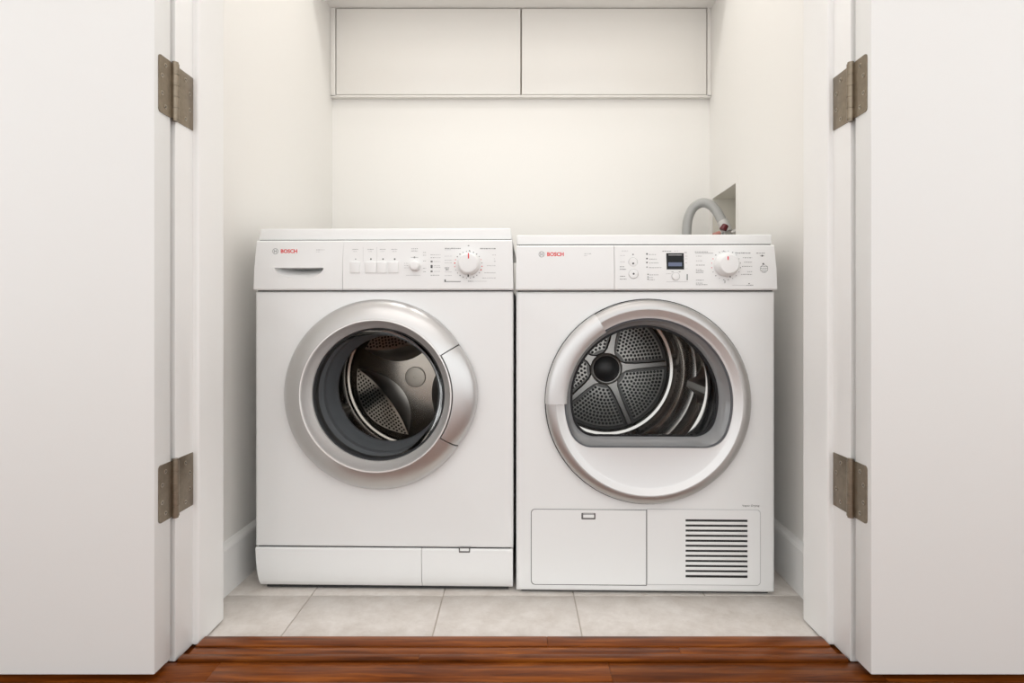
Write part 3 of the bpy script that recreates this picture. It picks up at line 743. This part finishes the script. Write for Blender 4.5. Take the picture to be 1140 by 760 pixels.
ls.append([bm.verts.new((dc[0]+x*1.002, -.0145, dc[1]+z*1.002)) for x, z in A]); ls.append([bm.verts.new((dc[0]+x, -.0125, dc[1]+z)) for x, z in A]); ls.append([bm.verts.new((dc[0]+x, -.005, dc[1]+z)) for x, z in A])
for a_, b_ in zip(ls, ls[1:]):
    for i in range(N): bm.faces.new((a_[i], a_[(i+1) % N], b_[(i+1) % N], b_[i]))
from_bm('door_dish', bm, DISH, d, 40)
B = dshape(BR, BC, .052)
def ringmesh(name, seq, m, cap=False, smooth=45):
    bm = bmesh.new(); ls = []
    for sh, k, yy in seq: ls.append([bm.verts.new((dc[0]+x*k, yy, dc[1]+z*k)) for x, z in sh])
    for a_, b_ in zip(ls, ls[1:]):
        for i in range(N): bm.faces.new((a_[i], a_[(i+1) % N], b_[(i+1) % N], b_[i]))
    if cap: bm.faces.new(ls[-1])
    return from_bm(name, bm, m, d, smooth)
ringmesh('window_seal', [(A, 1.0, -.0125), (A, .994, -.0145), (A, .982, -.0140), (A, .976, -.008)], mat('window_seal_grey', (.10, .105, .115), .3))
ringmesh('window_bezel', [(A, .977, -.0105), (A, .965, -.004), (B, 1.03, .028), (B, 1.0, .036)], CLEARP)
ringmesh('window_rim', [(B, 1.003, .0345), (B, .985, .0335), (B, .972, .036), (B, .968, .046)], BLACKP)
ringmesh('window_glass', [(B, .976, .0375), (B, .9, .042), (B, .5, .046)], GLASS2, cap=True)
def hr(k): return lambda t: k
lathe('handle', [(.2345, -.0045), (.2352, -.013), (.2338, -.0215), (.2290, -.0275), (.216, -.0315), (.198, -.0300), (.189, -.0265), (.1862, -.0225), (.1868, -.012), (.200, -.008)], dc, mat('handle_silver', (.66, .655, .65), .38, metal=.7), d, n=40, a0=121.5, a1=181, loop=True, caps=True)
# drum
box_in = lathe('opening_collar', [(.205, .004), (.196, .010), (.190, .05), (.196, .075), (.215, .085)], dc, BLACKP, D.o, n=96)
dm = lathe('drum', [(.190, .090), (.200, .088), (.225, .092), (.262, .105), (.270, .12), (.270, .30), (.2655, .306), (.2655, .318), (.270, .324), (.270, .395), (.262, .42), (.232, .437), (.222, .448), (.216, .470), (.208, .486), (.200, .488), (.196, .496), (.194, .503), (1e-5, .503)], hc, STEEL, D.o, n=128, smooth=40)
# back plate with spokes
bp_ = disc('back_plate', .193, .4985, hc, mat('back_plate_shaded_steel', (.16, .155, .15), .35, metal=1), dm, n=72, th=.003)  # plate coloured as shadowed steel, shade of the grooves painted in
sp = [math.radians(a) for a in (5, -67, -139, 149, 77)]
SPK = mat('spoke_steel', (.50, .48, .46), .32, metal=1)
for t in sp:
    bm = bmesh.new(); rows = []
    for r_, hw in ((.030, .022), (.048, .017), (.062, .0105), (.09, .0075), (.14, .0062), (.188, .0062)):
        c_, s_ = math.cos(t), math.sin(t)
        rows.append([bm.verts.new((hc[0]+r_*c_-k*s_, yy, hc[1]+r_*s_+k*c_)) for k, yy in ((-hw-.004, .498), (-hw, .489), (hw, .489), (hw+.004, .498))])
    for a_, b_ in zip(rows, rows[1:]):
        for j in range(3): bm.faces.new((a_[j], a_[j+1], b_[j+1], b_[j]))
    bm.faces.new(rows[0]); bm.faces.new(rows[-1][::-1])
    from_bm('spoke', bm, SPK, bp_, 30)
lathe('hub_collar', [(.052, .497), (.050, .488), (.044, .4855), (.040, .4865)], hc, SPK, bp_, n=48)
lathe('hub', [(.0415, .490), (.041, .484), (.038, .4822), (1e-5, .4815)], hc, mat('hub_black', (.03, .03, .032), .3), bp_, n=48)
for k in range(5):
    ta, tb = sp[k], sp[(k+1) % 5]
    mid = ta-math.radians(36); bm = bmesh.new(); grid = []; pts = []
    def ok(r, t): 
        dd = min(abs(r*math.sin(t-ta)), abs(r*math.sin(t-tb))); return dd
    rs = [.062, .085, .11, .14, .165, .182]
    for r_ in rs:
        row = []; g = math.asin(min(.9, .0185/r_))
        for j in range(9): t = ta-g-(math.radians(72)-2*g)*j/8; row.append(bm.verts.new((hc[0]+r_*math.cos(t), .493, hc[1]+r_*math.sin(t))))
        grid.append(row)
    for a_, b_ in zip(grid, grid[1:]):
        for j in range(8): bm.faces.new((a_[j], a_[j+1], b_[j+1], b_[j]))
    e_ = bmesh.ops.extrude_face_region(bm, geom=bm.faces[:])
    for v in e_['geom']:
        if isinstance(v, bmesh.types.BMVert): v.co.y = .4985
    from_bm('perforated_sector', bm, STEEL2, bp_)
    r_ = .068
    while r_ < .181:
        g = math.asin(min(.9, .0225/r_)); span = math.radians(72)-2*g; cnt = max(1, int(span*r_/.0112)+1)
        for j in range(cnt):
            t = ta-g-span*((j+.5*(1 if cnt == 1 else 0))/max(1, cnt-1))
            pts.append(((hc[0]+r_*math.cos(t), .4923, hc[1]+r_*math.sin(t)), (1, 0, 0), (0, 0, 1)))
        r_ += .0105
    holes('perforations', pts, .0046, DARK, bp_)
# lifters
for k in range(3):
    t = math.radians(-8+120*k); bm = bmesh.new(); rows = []
    for yy, s_ in ((.13, .3), (.15, 1), (.36, 1), (.39, .3)):
        rows.append([bm.verts.new((hc[0]+(.270-h*s_)*math.cos(t+a), yy, hc[1]+(.270-h*s_)*math.sin(t+a))) for a, h in ((-.2, 0), (-.11, .02), (-.04, .05), (.04, .05), (.11, .02), (.2, 0))])
    for a_, b_ in zip(rows, rows[1:]):
        for j in range(5): bm.faces.new((a_[j], a_[j+1], b_[j+1], b_[j]))
    from_bm('lifter', bm, STEEL2, dm, 50)

# ------------------------------------------------------------------ outlet box, valve and drain hose
ob = empty('outlet_box', (.70, 1.9, BZ0)); tag(ob, 'cream recessed water outlet box in the right wall behind the dryer', 'outlet box')
def OB(o):
    o.location = (-.70, -1.9, -BZ0); return o
e = .0005
xw0, xw1 = WRx(BY0), WRx(BY1)
bm = bmesh.new()
fr = [bm.verts.new(p) for p in ((xw0, BY0+e, BZ0+e), (xw1, BY1-e, BZ0+e), (xw1, BY1-e, BZ1-e), (xw0, BY0+e, BZ1-e))]
bk = [bm.verts.new((xw0+.09, v.co.y, v.co.z)) for v in fr]
for i in range(4): bm.faces.new((fr[i], fr[(i+1) % 4], bk[(i+1) % 4], bk[i]))
bm.faces.new(bk)
OB(from_bm('box_liner', bm, BOXP, ob))
def flange(y0, y1, z0, z1):
    bm = bmesh.new(); v = bm_box(bm, 0, 1, y0, y1, z0, z1)
    for k in v: k.co.x = WRx(k.co.y)-(.0012 if k.co.x < .5 else -.0005)
    return OB(from_bm('flange', bm, WALL, ob))
flange(BY0-.028, BY0, BZ0-.02, BZ1+.02); flange(BY1, BY1+.02, BZ0-.02, BZ1+.02); flange(BY0, BY1, BZ1, BZ1+.02); flange(BY0, BY1, BZ0-.02, BZ0)
xw = WRx(1.87)
v1 = OB(tube('valve', [(xw+.055, 1.88, BZ0+.001), (xw+.055, 1.88, .885), (xw+.05, 1.88, .905)], .011, VMET, ob))
v1p = tube('valve_outlet', [(xw+.052, 1.88, .897), (xw+.02, 1.868, .907), (xw-.012, 1.862, .905)], .009, VMET, v1)
bm = bmesh.new(); bmesh.ops.create_cone(bm, cap_ends=True, segments=10, radius1=.0125, radius2=.0105, depth=.020, matrix=Matrix.Translation((xw-.012, 1.862, .924)) @ Matrix.Rotation(.5, 4, 'Y'))
bmesh.ops.bevel(bm, geom=bm.edges[:], offset=.0015, segments=2, affect='EDGES'); from_bm('valve_handle', bm, VRED, v1, 40)
bm = bmesh.new(); bmesh.ops.create_cone(bm, cap_ends=True, segments=10, radius1=.008, radius2=.007, depth=.024, matrix=Matrix.Translation((xw-.036, 1.862, .903)) @ Matrix.Rotation(1.2, 4, 'Y'))
bmesh.ops.bevel(bm, geom=bm.edges[:], offset=.001, segments=2, affect='EDGES'); from_bm('valve_handle', bm, VPINK, v1, 40)
tube('lever', [(xw+.005, 1.835, .905), (xw+.017, 1.815, .916), (xw+.012, 1.80, .955), (xw+.014, 1.80, .985)], .0065, VMET, v1)
def hp_(px, py, Y):
    a = PX(px, py, Y); return (a[0], Y, a[1])
hs_pts = [hp_(764.5, 330, 1.955), hp_(764.5, 285, 1.955), hp_(764.6, 258.6, 1.95), hp_(765.9, 244, 1.945), hp_(770.7, 232.8, 1.938), hp_(777.6, 227, 1.93), hp_(784.8, 225.8, 1.92), hp_(791.6, 228.6, 1.91), hp_(797.7, 235, 1.90), hp_(802.7, 243.8, 1.887), hp_(806.5, 252, 1.877), hp_(811, 264, 1.87)]
hz = tube('drain_hose', hs_pts, .0155, HOSE, n=20, sub=10)
tag(hz, 'grey drain hose arching from behind the dryer into the wall box', 'hose')
cuff = tube('cuff', [hp_(804.3, 246.4, 1.882), hp_(807.3, 252.6, 1.8755), hp_(809.2, 258, 1.872)], .0175, mat('cuff_grey', (.60, .59, .57), .45), hz, n=20, sub=4)
